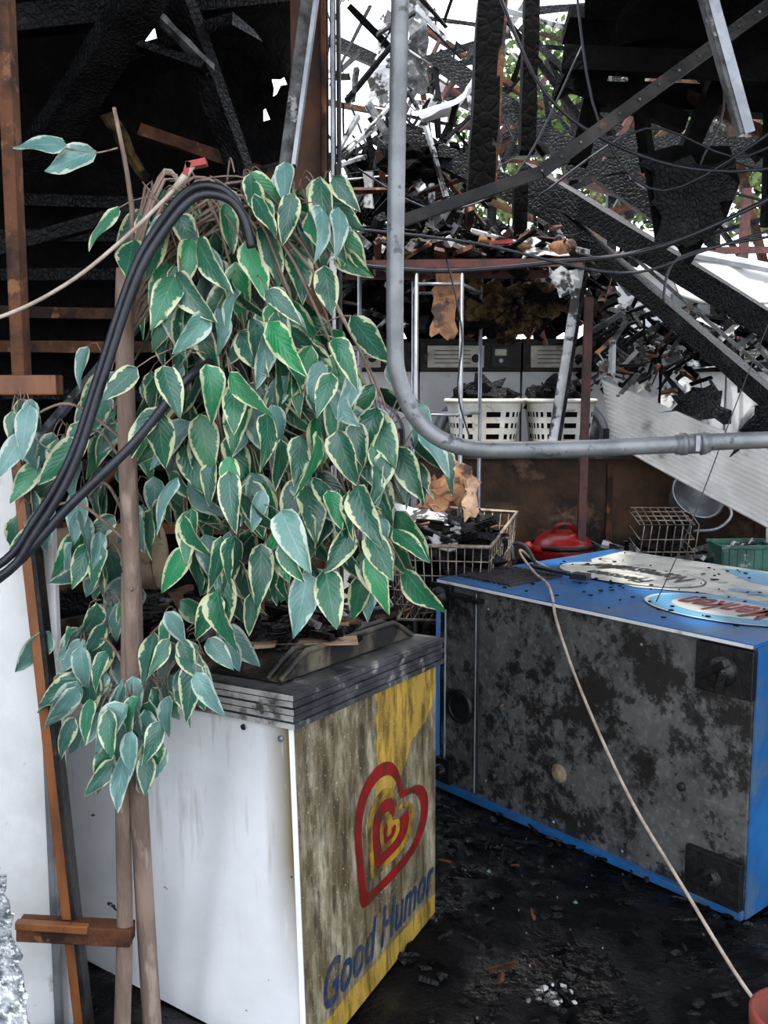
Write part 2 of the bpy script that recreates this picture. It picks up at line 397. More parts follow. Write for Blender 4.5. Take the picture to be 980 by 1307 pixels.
for z,x,sx in((2.36,-1.5,1.1),(2.22,-1.7,1.3),(2.08,-1.7,1.2),(1.93,-1.6,1.25),(1.78,-1.7,1.1),(1.6,-1.6,1.2),(1.3,-1.7,1.3),(1.0,-1.7,1.3)):
    mb.beam((x,4.15,z+R.uniform(-.03,.03)),(x+sx,4.15,z+R.uniform(-.03,.03)),.05,.05,R.choice([char,char,brownwood]),6,.05)
mb.beam((-1.45,4.1,1.4),(-.9,3.95,1.95),.04,.03,ashwood,2)
mb.beam((-1.2,4.1,1.2),(-.6,3.95,1.75),.04,.03,brownwood,2)
mb.done('charred_wall_laths')
mb=MB()
mb.box((-.255,3.4,1.5),(.10,.10,3.1),rust)
mb.box((-.195,3.37,1.5),(.018,.16,3.1),brownwood)
mb.box((-.168,3.38,1.5),(.014,.12,3.1),greymet)
mb.box((-.150,3.40,1.5),(.012,.10,3.1),darkmet)
mb.box((-.14,3.36,1.62),(.03,.05,.11),whitemet)
mb.box((-.15,3.33,2.32),(.02,.03,.04),darkmet)
mb.box((-.17,3.36,2.05),(.024,.1,.35),whitedeb)
bevel(mb.done('steel_door_column'),.004)
mb=MB();mb.beam((-.20,3.1,2.95),(-.30,3.1,2.285),.04,.02,ashwood)
mb.beam((-.175,3.1,2.95),(-.275,3.1,2.285),.012,.05,greymet);mb.done('hanging_metal_strip')
mb=MB();mb.beam((.885,3,2.85),(1.05,3,2.353),.04,.015,ashwood);mb.beam((.905,2.98,2.85),(1.07,2.98,2.353),.01,.03,greymet);mb.done('hanging_metal_strip')
# ---------------------------------------------------------------- conduit pipe
mb=MB()
mb.tube([(.035,1.9,3.2),(.03,1.9,2.37),(.024,1.9,2.04),(.021,1.9,1.72),(.03,1.9,1.62),(.075,1.9,1.535),(.16,1.9,1.492),(.32,1.9,1.489),(.56,1.9,1.498),(.76,1.9,1.508),(1.6,1.9,1.53)],.0165,pipemat,16,8)
mb.tube([(.565,1.9,1.498),(.63,1.9,1.502)],.0195,pipemat,16,1)
mb.tube([(.575,1.9,1.499),(.585,1.9,1.4995)],.022,pipemat,16,1)
mb.tube([(.612,1.9,1.500),(.622,1.9,1.501)],.022,pipemat,16,1)
mb.box((.6,1.878,1.502),(.008,.01,.03),greymet)
mb.done('bent_conduit_pipe')
# ---------------------------------------------------------------- left frame
mb=MB()
mb.box((-.835,2.28,2.25),(.03,.05,1.7),brownwood)
mb.box((-.80,2.24,1.615),(.13,.05,.045),orangewood)
mb.beam((-.83,2.22,1.45),(-.735,2.22,0.0),.028,.028,orangewood,4,.02)
mb.beam((-.87,2.2,.33),(-.60,2.2,.315),.05,.045,brownwood);mb.beam((-.87,2.18,.35),(-.70,2.18,.338),.02,.02,orangewood)
mb.beam((-.815,2.23,1.45),(-.72,2.23,0.0),.012,.05,darkmet)
bevel(mb.done('wooden_door_frame'),.003)
mb=MB();mb.box((-1.25,2.33,.71),(.92,.03,1.42),whitemet)
mb.box((-.82,2.30,.71),(.02,.02,1.42),greymet)
bevel(mb.done('white_cladding_panel'),.004)
mb=MB();mb.sheet((-1.0,1.55,0),(-.58,1.65,0),(-.664,1.6,.80),(-1.0,1.6,.95),frost,30,44,.12,.01,0,0,.010)
for i in range(40):
    t=R.random();p=V((-.59,1.62,0)).lerp(V((-.672,1.57,.80)),t)+V((R.uniform(-.06,.01),R.uniform(-.03,.0),0));mb.blob(p,(R.uniform(.004,.010),.006,R.uniform(.004,.012)),frost,1,.6,i)
mb.done('crumpled_plastic_sheet')

# ---------------------------------------------------------------- freezer
Bt=V((-.228,2.3,.88));Ct=V((.16,2.95,.85));At=V((-1.12,2.86,.85));Dt=Ct+(At-Bt)
Bb=V((-.185,2.13,0));Cb=V((.158,2.86,0));Ab=V((-1.12,2.80,0));Db=Cb+(Ab-Bb)
def bil(a,b,c,d,s,t): return a*(1-s)*(1-t)+b*s*(1-t)+c*s*t+d*(1-s)*t
fr=bpy.data.objects.new('chest_freezer',None);bpy.context.scene.collection.objects.link(fr)
mb=MB();k=.905
Bk,Ck,Ak,Dk=[b.lerp(t,k) for b,t in((Bb,Bt),(Cb,Ct),(Ab,At),(Db,Dt))]
g=10
for j in range(g):
    for i in range(g):
        q=[(i/g,j/g),((i+1)/g,j/g),((i+1)/g,(j+1)/g),(i/g,(j+1)/g)]
        mb.add([bil(Bb,Cb,Ck,Bk,*x) for x in q],[(0,1,2,3)],fzface,False,[q])
q=[(0,0),(1,0),(1,1),(0,1)]
mb.add([Bb,Ab,Ak,Bk],[(3,2,1,0)],fzside,False,[q[::-1]])
mb.add([Db,Cb,Ck,Dk],[(0,1,2,3)],fzside,False,[q]);mb.add([Ab,Db,Dk,Ak],[(0,1,2,3)],fzside,False,[q])
mb.add([Bk,Ck,Dk,Ak],[(0,1,2,3)],fzside,False,[q])
mb.beam(Bb,Bk,.012,.012,whitemet)
mb.done('body',fr)
mb=MB()
cen=(Bt+Ct+At+Dt)/4
def out(p,e):
    d=(p-cen);d.z=0;return p+d.normalized()*e
lo=[out(x,.02) for x in(Bk,Ck,Dk,Ak)];hi=[out(x,.02) for x in(Bt,Ct,Dt,At)]
for i in range(5):
    a=i/5;b=(i+.78)/5;e=0 if i%2 else .006
    c=[out(lo[j].lerp(hi[j],a),e) for j in range(4)]+[out(lo[j].lerp(hi[j],b),e) for j in range(4)]
    mb.add(c,[(0,1,5,4),(3,2,1,0),(4,5,6,7)],strip);mb.add(c,[(1,2,6,5),(2,3,7,6)],strip);mb.add(c,[(3,0,4,7)],stripw)
    b2=(i+1)/5;c=[out(lo[j].lerp(hi[j],b),-.006) for j in range(4)]+[out(lo[j].lerp(hi[j],b2),-.006) for j in range(4)]
    mb.hexa(c,strip)
mb.done('lid_rim',fr)
mb=MB()
e1=(Ct-Bt);e2=(At-Bt);n=12
vs=[];fs=[]
for j in range(2):
    off=.06 if j==0 else .95
    for i in range(n+1):
        s=i/n;z=.055*min(1,math.sin(math.pi*s)*2.2)+.003
        vs.append(Bt+e1*(.06+.88*s)+e2*off+V((0,0,z)))
for i in range(n): fs.append((i,i+1,n+2+i,n+1+i))
fs.append(tuple(range(n+1)))
mb.add(vs,fs,grimecream,False)
for off in(.06,.10,.5,.54):
    mb.tube([Bt+e1*(.06+.88*i/n)+e2*off+V((0,0,.055*min(1,math.sin(math.pi*i/n)*2.2)+.008)) for i in range(n+1)],.009,grimecream,6,1)
mb.done('sliding_lid',fr)
nrm=(Cb-Bb).cross(Bk-Bb).normalized()
def F(s,t,o=.002): return bil(Bb,Cb,Ck,Bk,s,t)+nrm*o
mb=MB()
def heart(th):
    x=16*math.sin(th)**3;y=13*math.cos(th)-5*math.cos(2*th)-2*math.cos(3*th)-math.cos(4*th)
    return (x/17)*.62+.38*math.sin(th),((y+2)/15)*.7+.3*math.cos(th)
def hring(cx,cy,r0,r1,m,o,a0=0,a1=1,rot=-.72,N=64):
    vs=[];fs=[]
    for i in range(N+1):
        th=2*math.pi*(a0+(a1-a0)*i/N);x,y=heart(th)
        for r in(r0,r1):
            X=x*r*1.08;Y=y*r;X,Y=X*math.cos(rot)-Y*math.sin(rot),X*math.sin(rot)+Y*math.cos(rot)
            vs.append(F(cx+X*1.28,cy+Y*.98,o))
    for i in range(N): fs.append((2*i,2*i+1,2*i+3,2*i+2))
    mb.add(vs,fs,m)
cx,cy=.59,.48
hring(cx,cy,.192,.238,redprint,.002)
hring(cx,cy,.118,.150,yellowprint,.002,.03,.99)
hring(cx,cy,.070,.115,redprint,.003,.14,.98)
hring(cx,cy,.0,.066,yellowprint,.003)
hring(cx,cy,.016,.040,redprint,.004,.12,.8)
tv,tf=textmesh('Good Humor',1,.3,.012)
mb.add([F(.10+x*.88,.11+.13*y,.003) for x,y in tv],tf,navyprint)
mb.done('printed_logo',fr)
mb=MB()
mb.lathe(Bk.lerp(Ak,.03)+V((0,-.012,-.03)),[(0,.004),(.007,.003),(.008,0)],greymet,12,(-.6,-.8,0))
mb.lathe(Bk.lerp(Ak,.14)+V((0,-.012,-.02)),[(0,.004),(.007,.003),(.008,0)],blackp,12,(-.6,-.8,0))
mb.done('bolts',fr)
mb=MB()
c0=Bt+e1*.35+e2*.22+V((0,0,.06))
mb.blob(c0+V((-.02,.05,.0)),(.2,.14,.05),char,3,.5,3,4)
mb.blob(c0+V((-.25,.15,.0)),(.2,.14,.05),char,3,.5,5,4)
for i in range(90):
    c=c0+V((R.uniform(-.42,.2),R.uniform(-.1,.25),R.uniform(.0,.09)));d=V((R.uniform(-1,1),R.uniform(-1,1),R.uniform(-.25,.25))).normalized()*R.uniform(.03,.11)
    mb.beam(c-d,c+d,R.uniform(.015,.06),R.uniform(.005,.03),R.choice([char,char,char2,brownwood,char2,char,ashwood]),3,.12)
mb.beam(Bt+e1*.1+e2*.3+V((0,0,.065)),Bt+e1*.42+e2*.0+V((0,0,.07)),.08,.01,tanwood,4,.10)
mb.beam(Bt+e1*.5+e2*.1+V((0,0,.09)),Bt+e1*.75+e2*.2+V((0,0,.08)),.05,.012,tanwood,4,.06)
mb.beam(Bt+e1*.2+e2*.12+V((0,0,.05)),Bt+e1*.45+e2*.22+V((0,0,.10)),.06,.03,char,4,.06)
mb.done('charred_rubble_pile')

# ---------------------------------------------------------------- vending machine lying on its back
Lc=V((.2285,3.85,0));Rc=V((1.10,2.82,0));d=(Rc-Lc).normalized();pn=V((-d.y,d.x,0))
if pn.y<0: pn=-pn
Wc=(Rc-Lc).length;Dc=1.12;H=.85
def C(s,t,z,o=0): return Lc+d*s+pn*t+V((0,0,z))-pn*o
vm=bpy.data.objects.new('vending_machine',None);bpy.context.scene.collection.objects.link(vm)
mb=MB()
mb.hexa([C(0,0,.0),C(Wc,0,.0),C(Wc,Dc,.0),C(0,Dc,.0),C(0,0,H),C(Wc,0,H),C(Wc,Dc,H),C(0,Dc,H)],cabm)
bevel(mb.done('body',vm),.008)
mb=MB()
def slab(a,b,c,dd,off,m,th=.004):
    n=(b-a).cross(dd-a).normalized()
    mb.hexa([x+n*off for x in(a,b,c,dd)]+[x+n*(off+th) for x in(a,b,c,dd)],m)
slab(C(-.005,-.02,H),C(Wc+.005,-.02,H),C(Wc,Dc,H),C(0,Dc,H),.001,bluep,.012)
slab(C(Wc,0,0),C(Wc,Dc,0),C(Wc,Dc,H),C(Wc,0,H),.001,bluep,.006)
mb.beam(C(-.005,0,.0,.01),C(-.005,0,H,.01),.018,.018,bluep)
mb.beam(C(0,0,.012,.010),C(Wc,0,.012,.010),.02,.026,bluep)
mb.beam(C(0,0,H+.004,.018),C(Wc,0,H+.004,.018),.012,.010,whitemet)
mb.done('blue_shell',vm)
mb=MB()
mb.beam(C(.20,0,.03,.004),C(.20,0,H-.02,.004),.006,.012,greymet)
mb.beam(C(.212,0,.03,.003),C(.212,0,H-.02,.003),.008,.008,blackp)
mb.beam(C(.03,0,.06,.004),C(.03,0,H-.02,.004),.008,.01,greymet)
mb.lathe(C(.115,0,.36,.001),[(0,.006),(.05,.006),(.055,.012),(.065,.012),(.07,0)],blackp,28,-pn)
mb.lathe(C(.62,0,.24,.001),[(0,.02),(.014,.02),(.02,.01),(.028,.008),(.035,0)],tanfoam,20,-pn)
mb.lathe(C(.30,0,.13,.001),[(0,.015),(.016,.015),(.02,0)],blackp,20,-pn)
mb.lathe(C(1.12,0,.35,.001),[(0,.015),(.012,.015),(.015,0)],darkmet,20,-pn)
for s_,z_ in((.26,.78),(.26,.1),(.6,.05),(.9,.05),(.95,.78)): mb.lathe(C(s_,0,z_,.001),[(0,.004),(.005,.003),(.006,0)],greymet,8,-pn)
def bracket(s,z,w,h,kn=1):
    mb.hexa([C(s-w/2,.0,z-h/2),C(s+w/2,0,z-h/2),C(s+w/2,-.025,z-h/2),C(s-w/2,-.025,z-h/2),C(s-w/2,0,z+h/2),C(s+w/2,0,z+h/2),C(s+w/2,-.025,z+h/2),C(s-w/2,-.025,z+h/2)],blackp)
    mb.lathe(C(s,0,z,.02),[(0,.05*kn),(.025*kn,.05*kn),(.03*kn,.03),(.04*kn,.02),(.045*kn,0)],blackp,20,-pn)
    mb.beam(C(s-.05*kn,0,z-.02,.06*kn),C(s+.04*kn,0,z+.04*kn,.075*kn),.03*kn,.025,blackp,3,.05)
    mb.beam(C(s-.0*kn,0,z-.05*kn,.05*kn),C(s+.02*kn,0,z+.01,.065*kn),.025*kn,.02,darkmet,3,.05)
bracket(.02,H-.055,.11,.10,.9);bracket(Wc-.09,H-.085,.19,.15,1.1);bracket(Wc-.1,.10,.19,.15,.8);bracket(.03,.08,.1,.1,.6)
mb.beam(C(.02,0,H-.04,.012),C(.24,0,H-.045,.012),.04,.02,blackp,4,.05)
bevel(mb.done('latches',vm),.003)
mb=MB()
def T(s,t,o=.016): return C(s,t,H+o)
for i in range(11):
    mb.beam(T(.03+.27*i/10,.07,.018),T(.03+.27*i/10,.38,.018),.012,.008,darkprint)
def disc(cs,ct,rs,rt,m,o,N=40,rot=0):
    vs=[T(cs,ct,o)]
    for i in range(N):
        a=2*math.pi*i/N;x=rs*math.cos(a);y=rt*math.sin(a);vs.append(T(cs+x*math.cos(rot)-y*math.sin(rot),ct+x*math.sin(rot)+y*math.cos(rot),o))
    mb.add(vs,[(0,1+i,1+(i+1)%N) for i in range(N)],m)
mb.add([T(.12,.80),T(.40,.46),T(.62,.42),T(.85,.52),T(Wc-.01,.56),T(Wc-.01,1.1),T(.08,1.1)],[(0,1,2,3,4,5,6)],creamlabel)
mb.add([T(.62,1.02,.017),T(.85,.84,.017),T(Wc-.01,.74,.017),T(Wc-.01,.9,.017),T(.75,1.08,.017)],[(0,1,2,3,4)],bluelabel)
disc(.45,.62,.33,.20,darkprint,.018);disc(.45,.62,.322,.193,creamlabel,.0185)
disc(1.05,.34,.30,.20,creamlabel,.018);disc(1.05,.34,.285,.188,bluelabel,.0185);disc(1.05,.34,.2,.125,creamlabel,.019)
def flattext(txt,cs,ct,w,h,m,o,rot=0,arc=0):
    tv,tf=textmesh(txt,1,.2,.02)
    vs=[]
    for x,y in tv:
        X=-(x-.5)*w;Y=-(y-.5)*h-arc*(x-.5)**2
        vs.append(T(cs+X*math.cos(rot)-Y*math.sin(rot),ct+X*math.sin(rot)+Y*math.cos(rot),o))
    mb.add(vs,tf,m)
flattext('Norgesvafler',.45,.70,.50,.13,darkprint,.021,0,.2)
flattext('Flensen',.46,.53,.3,.08,darkprint,.021)
flattext('Menken',1.05,.34,.36,.17,redprint,.021)
flattext('softeis',.98,.64,.2,.08,bluelabel,.021)
mb.done('printed_graphics',vm)
mb=MB()
for i in range(90):
    p=T(R.uniform(.05,Wc-.05),R.uniform(.02,1.05),.021);r_=R.uniform(.003,.012);mb.blob(p,(r_,r_*R.uniform(.5,1.2),.003),char2,1,.3,i)
mb.done('soot_flakes',vm)
mb=MB()
mb.tube([(.70,3.86,.880),(.63,4.02,.90),(.585,4.12,.93),(.575,4.05,.92),(.60,3.85,.884),(.61,3.6,.888),(.60,3.42,.868),(.60,3.31,.80),(.66,3.18,.605),(.75,2.9,.373),(.836,2.6,.225),(.93,2.32,.08),(1.01,2.25,.03),(1.3,2.3,.02)],.0052,cordm,8,8)
mb.tube([(.60,3.98,.889),(.68,3.86,.889),(.73,3.80,.889)],.010,rubber,8,5)
mb.tube([(.55,4.12,.889),(.56,4.2,.94),(.60,4.12,.95),(.63,4.0,.89)],.008,rubber,8,5)
mb.box((.765,3.76,.886),(.07,.05,.022),rubber,(0,0,-.6))
mb.done('mains_cable')
mb=MB()
mb.lathe((.905,1.96,-.005),[(0,.0),(.075,.0),(.095,.21),(.11,.215),(.113,.27),(.102,.275),(.098,.22),(0,.21)],terra,32)
mb.blob((.905,1.96,.205),(.09,.09,.03),char2,2,.4,1)
mb.done('terracotta_pot')

# ---------------------------------------------------------------- floor debris
mb=MB()
scatter(mb,260,(-.1,1.9,.0),(1.3,3.9,.012),(.015,.08),(.006,.025),[char,char2,char,char2,char2,char2,char,char,char2,brownwood],.1)
for i in range(220):
    mb.blob((R.uniform(-.1,1.2),R.uniform(1.9,3.6),R.uniform(0,.010)),(R.uniform(.006,.025),R.uniform(.006,.025),R.uniform(.003,.010)),R.choice([char,char2,char]),1,.5,i)
for i in range(26):
    mb.blob((.45+R.gauss(0,.03),2.42+R.gauss(0,.03),.012),(R.uniform(.003,.010),R.uniform(.004,.014),.003),R.choice([ashwood,whitedeb]),1,.6,i)
for p in((.16,2.2),(.60,2.9),(.35,3.1)):
    mb.blob((p[0],p[1],.012),(.009,.008,.005),R.choice([whitedeb,greenp]),1,.6,1)
for i in range(34):
    mb.blob((R.uniform(.05,1.0),R.uniform(2.1,3.5),.012),(.003,.005,.003),ashwood,1,.6,i)
mb.beam((-.70,2.12,.01),(-.60,2.05,.13),.05,.012,tanwood,3,.08);mb.beam((-.9,2.0,.02),(-.5,2.06,.02),.06,.02,char,4,.1)
scatter(mb,90,(-.9,1.95,.0),(-.25,2.15,.04),(.03,.13),(.01,.035),[char,char,ashwood,brownwood,char2],.2)
mb.done('floor_debris')

# ---------------------------------------------------------------- charred timbers
def tim(name,*bs):
    mb=MB()
    for p,q,w,h,m in bs: mb.beam(p,q,w,h,m,10,.045)
    mb.done(name)
tim('charred_rafter',((.10,5.4,2.93),(1.0,5.3,2.5),.12,.12,char))
tim('charred_rafter',((.70,5.05,2.68),(1.8,4.0,1.72),.12,.11,char))
tim('charred_rafter',((.80,4.95,2.50),(1.78,3.95,1.38),.11,.075,char),((.86,4.85,2.53),(1.8,3.9,1.44),.012,.015,ashwood))
tim('charred_rafter',((.3,5.9,3.5),(1.7,5.7,2.5),.09,.11,char))
tim('charred_post',((.476,4.5,3.55),(.425,4.5,2.45),.12,.13,char2),((.53,4.46,3.5),(.48,4.46,2.5),.03,.04,brownwood))
tim('charred_post',((.646,4.5,3.55),(.631,4.5,2.65),.07,.1,char2))
tim('charred_post',((.94,4.5,2.98),(.86,4.5,2.60),.09,.06,char2))
tim('charred_post',((1.46,4.4,2.98),(1.30,4.4,2.60),.12,.08,char2))
tim('charred_post',((.66,4.9,2.6),(.66,4.9,2.1),.07,.09,char2))
tim('charred_crossbeam',((1.0,6,3.04),(2.6,6,3.03),.10,.10,char),((1.0,5.6,2.8),(2.4,5.5,2.95),.08,.08,char),((1.6,4.4,2.6),(1.9,4.2,2.9),.1,.08,char))
tim('charred_crossbeam',((.9,4.6,2.92),(2.2,4.6,2.87),.1,.12,char2),((.75,4.3,2.98),(2.2,3.9,2.80),.08,.1,char2),((1.3,4.6,2.95),(2.0,4.3,2.5),.05,.05,brownwood),((.78,4.4,2.93),(1.3,4.4,2.75),.06,.08,char2),((1.05,4.3,2.95),(1.15,4.4,2.55),.05,.06,char2),((1.6,4.2,2.95),(1.65,4.3,2.3),.07,.06,char2))
mb=MB();mb.beam((.05,3.6,2.20),(.557,3.6,2.374),.035,.04,darkmet,4);mb.beam((.557,3.6,2.374),(1.50,3.6,3.05),.04,.045,darkmet,6)
for i in range(14):
    p=V((.557,3.575,2.374)).lerp(V((1.50,3.575,3.05)),i/14);mb.box(p,(.008,.006,.008),ashwood)
mb.done('steel_angle_brace')
mb=MB();pts=[(1.02,4,2.53),(1.15,4.03,2.57),(1.36,4,2.56),(1.40,3.98,2.42),(1.355,4,2.27),(1.28,4,2.20),(1.22,4,2.10),(1.16,3.98,2.18),(1.09,4,2.16),(1.06,4.02,2.35)]
mb.add(pts+[(x,y+.02,z) for x,y,z in pts],[tuple(range(10))[::-1],tuple(range(10,20))]+[(i,(i+1)%10,10+(i+1)%10,10+i) for i in range(10)],char2)
mb.sheet((1.02,3.99,2.50),(1.38,3.97,2.5),(1.30,3.98,2.18),(1.10,3.98,2.16),char,9,9,.08,.01,0,3,.03);mb.done('torn_roofing_felt')
mb=MB()
mb.sheet((1.20,4.2,1.5),(1.48,4.2,1.47),(1.42,4.25,1.66),(1.28,4.2,1.62),char,6,6,.1,.015,0,2,.03);mb.sheet((1.5,4.1,1.35),(1.75,4.1,1.4),(1.72,4.1,1.62),(1.52,4.1,1.55),char,6,6,.1,.015,0,5,.03);mb.done('charred_felt_scrap')
def cab(name,y,pts,r=.008,m=rubber):
    mb=MB();mb.tube([(x,y,z) for x,z in pts],r,m,8,6);mb.done(name)
cab('hanging_cable',3.6,[(-.2,2.06),(.2,2.03),(.6,2.06),(1.0,2.12),(1.5,2.35),(1.9,2.6)],.008)
cab('hanging_cable',3.4,[(-.15,2.15),(.3,2.1),(.8,2.0),(1.1,2.08),(1.5,2.2)],.005)
cab('hanging_cable',3.8,[(.4,3.1),(.6,2.7),(.9,2.5),(1.3,2.42),(1.9,2.5)],.007)
cab('hanging_cable',3.8,[(.7,3.1),(.8,2.6),(1.05,2.35),(1.5,2.6)],.005)
cab('hanging_cable',4.0,[(1.3,3.1),(1.33,2.7),(1.25,2.45),(1.5,2.35)],.005)
cab('hanging_cable',3.2,[(.2,2.02),(.25,1.8),(.24,1.6),(.28,1.45)],.003)
cab('hanging_cable',3.4,[(1.3,2.12),(1.0,2.05),(.95,1.9)],.005)
cab('hanging_cable',3.9,[(.6,2.35),(1.0,2.6),(1.4,2.5),(1.8,2.8)],.005)
cab('hanging_cable',3.9,[(-.1,2.45),(.2,2.3),(.5,2.42),(.75,2.9)],.004)
cab('hanging_wire',3.0,[(1.3,2.15),(1.12,1.7),(.95,1.2),(.85,.95)],.0018)
mb=MB()
Apts=[(-.27,1.99,1.90),(-.285,1.985,1.96),(-.32,1.98,1.995),(-.38,1.97,1.99),(-.45,1.97,1.91),(-.50,1.97,1.82),(-.57,1.97,1.63),(-.63,1.97,1.47),(-.71,1.97,1.34),(-.80,1.97,1.24),(-1.1,1.97,1.1)]
mb.tube(Apts,.009,rubber,10,6);mb.tube([(x+.010,y-.018,z-.020) for x,y,z in Apts],.009,rubber,10,6)
mb.tube([(-.36,2.05,1.66),(-.40,1.98,1.62),(-.50,1.97,1.50),(-.63,1.96,1.375),(-.80,1.96,1.21),(-1.1,1.96,1.05)],.010,rubber,10,6)
mb.done('black_cable_bundle')
mb=MB();mb.tube([(-1.0,1.95,1.68),(-.767,1.95,1.74),(-.625,1.95,1.805),(-.50,1.94,1.895),(-.376,1.94,2.01)],.004,cordm,8,6)
mb.tube([(-.40,1.935,1.985),(-.365,1.935,2.03)],.007,cordm,8,1)
mb.box((-.358,1.94,2.032),(.038,.025,.012),redp,(0,-.2,0));mb.box((-.375,1.94,2.022),(.010,.025,.025),redp,(0,.3,0));mb.done('extension_lead')

# ---------------------------------------------------------------- laundry machines
for i,x in enumerate((-.10,.522,1.144,1.766,2.388)):
    mb=MB();w=.61
    mb.box((x,6.35,.86),(w,.7,1.72),whitemet)
    mb.box((x,6.33,1.82),(w,.62,.2),darkmet)
    mb.box((x,5.99,1.81),(w,.03,.17),darkmet)
    mb.box((x-.09,5.970,1.81),(.34,.008,.13),labelm)
    for r in range(4): mb.box((x-.11,5.965,1.845-r*.024),(.22,.004,.005),darkprint)
    mb.lathe((x+.03,5.965,1.80),[(0,.012),(.022,.012),(.025,0)],darkmet,14,(0,-1,0))
    mb.box((x+.18,5.970,1.81),(.11,.012,.13),blackp);mb.box((x+.18,5.962,1.835),(.07,.006,.04),labelm);mb.lathe((x+.18,5.962,1.785),[(0,.02),(.014,.02),(.016,0)],greymet,14,(0,-1,0))
    mb.lathe((x,5.99,1.33),[(.16,.03),(.18,.045),(.21,.045),(.225,.02),(.23,0)],greymet,36,(0,-1,0))
    mb.lathe((x,5.99,1.33),[(0,.05),(.1,.045),(.165,.03)],glassdark,36,(0,-1,0))
    mb.box((x+.2,5.94,1.33),(.03,.04,.1),blackp)
    bevel(mb.done('laundry_machine'),.006)
mb=MB()
scorch=M('scorched_counter_front',(.085,.042,.02),(.012,.009,.007),3,rough=.7,c3=(.16,.09,.05),s3=6,lo3=.56,hi3=.7,spec=.3)
mb.box((1.05,5.45,1.265),(2.1,.62,.03),darkmet);mb.box((1.05,5.22,.62),(2.0,.03,1.25),scorch);mb.box((.08,5.45,.62),(.03,.5,1.25),scorch);mb.box((2.0,5.45,.62),(.03,.5,1.25),scorch)
mb.beam((1.2,5.19,.3),(1.2,5.19,1.22),.03,.02,brownwood)
mb.done('work_counter')
def basket(x,y,z,w,dd,h,m):
    mb=MB();N=48;rows=[0,.12,.24,.34,.46,.56,.68,.78,.9,1.0]
    def P(k,t,e=0):
        a=2*math.pi*k/N;c,s_=math.cos(a),math.sin(a)
        sx=math.copysign(abs(c)**.45,c);sy=math.copysign(abs(s_)**.45,s_);f=.82+.18*t+e
        return V((x+sx*w/2*f,y+sy*dd/2*f,z+h*t))
    for j in range(len(rows)-1):
        for k in range(N):
            if j in(2,4,6) and k%2==0 : continue
            mb.add([P(k,rows[j]),P(k+1,rows[j]),P(k+1,rows[j+1]),P(k,rows[j+1])],[(0,1,2,3)],m,True)
    mb.add([P(k,.01) for k in range(N)],[tuple(range(N))],m)
    mb.tube([P(k,1.0,.015) for k in range(N+1)],.012,m,8,1,False)
    mb.add([P(k,.99,-.02) for k in range(N)]+[P(k,.0,-.02) for k in range(N)],[(k,(k+1)%N,N+(k+1)%N,N+k) for k in range(N)],char2)
    mb.blob((x,y,z+h*.98),(w*.42,dd*.42,.11),char,3,.5,int(x*10),4)
    for i in range(20):
        c=V((x+R.uniform(-.13,.13),y+R.uniform(-.1,.1),z+h+.05));dv=V((R.uniform(-1,1),R.uniform(-1,1),R.uniform(-.3,.6))).normalized()*.06
        mb.beam(c-dv,c+dv,.04,.01,R.choice([char,char2,ashwood,char]),3,.15)
    return mb.done('laundry_basket')
basket(.545,5.4,1.282,.40,.34,.27,basketm);basket(.96,5.4,1.282,.36,.34,.27,basketm)

# ---------------------------------------------------------------- rack
mb=MB()
for x,y in((.14,4.3),(.335,4.3),(-.11,4.5),(.457,4.7),(.14,4.7)):
    mb.tube([(x,y,.0),(x,y,2.14)],.009,greymet,8,1)
mb.beam((-.18,4.3,2.14),(.85,4.3,2.15),.03,.035,redrust);mb.beam((-.18,4.7,2.14),(.85,4.7,2.15),.03,.035,redrust)
for z in(2.06,1.5,.75):
    mb.tube([(.14,4.3,z),(.335,4.3,z)],.007,greymet,6,1);mb.tube([(.14,4.7,z),(.457,4.7,z)],.007,greymet,6,1);mb.tube([(.14,4.3,z),(.14,4.7,z)],.007,greymet,6,1);mb.tube([(.335,4.3,z),(.457,4.7,z)],.007,greymet,6,1)
for i in range(14): mb.tube([(-.15+i*.075,4.3,2.155),(-.15+i*.075,4.7,2.155)],.004,darkmet,5,1)
mb.done('metal_shelf_rack')
mb=MB();mb.beam((.97,4.8,.0),(.985,4.8,2.05),.04,.04,redrust,3,.02);mb.done('red_steel_upright')
mb=MB();mb.beam((.89,4.5,2.23),(.774,4.5,1.37),.045,.02,whitedeb,5,.05);mb.beam((.915,4.49,2.2),(.80,4.49,1.37),.015,.03,char,5,.04);mb.done('broken_lath')
mb=MB()
scatter(mb,150,(-.15,4.35,2.17),(.85,4.7,2.32),(.05,.25),(.015,.06),[char,char,char,char,char2,card,whitedeb,brownwood,redrust,ashwood],.35)
for i in range(6): mb.blob((.05+i*.14,4.5,2.2),(.1,.12,.05),R.choice([char,insul,char]),2,.5,i)
mb.tube([(.74,4.34,2.21),(.82,4.4,2.23)],.035,card,12,1);mb.beam((.45,4.3,2.23),(.55,4.3,2.24),.03,.02,redp,3,.1)
mb.sheet((.6,4.3,2.19),(.78,4.3,2.18),(.80,4.4,2.28),(.64,4.4,2.30),whitedeb,6,6,.1,.004,0,2,.02)
mb.sheet((.70,4.29,2.12),(.84,4.29,2.12),(.82,4.29,2.0),(.74,4.29,2.02),whitedeb,6,6,.1,.004,0,7,.015)
mb.done('rack_top_rubble')
mb=MB()
for i,(x,z,rx,rz) in enumerate(((.5,2.0,.15,.09),(.66,1.97,.12,.08),(.42,1.95,.1,.07),(.72,2.05,.12,.06),(.58,1.9,.07,.06))): mb.blob((x,4.75,z),(rx,.08,rz),insul,4,.55,i,3)
scatter(mb,30,(.35,4.68,1.86),(.8,4.8,2.05),(.05,.18),(.02,.04),[insul,char2,char2,brownwood,char2],1.4)
mb.done('hanging_insulation')
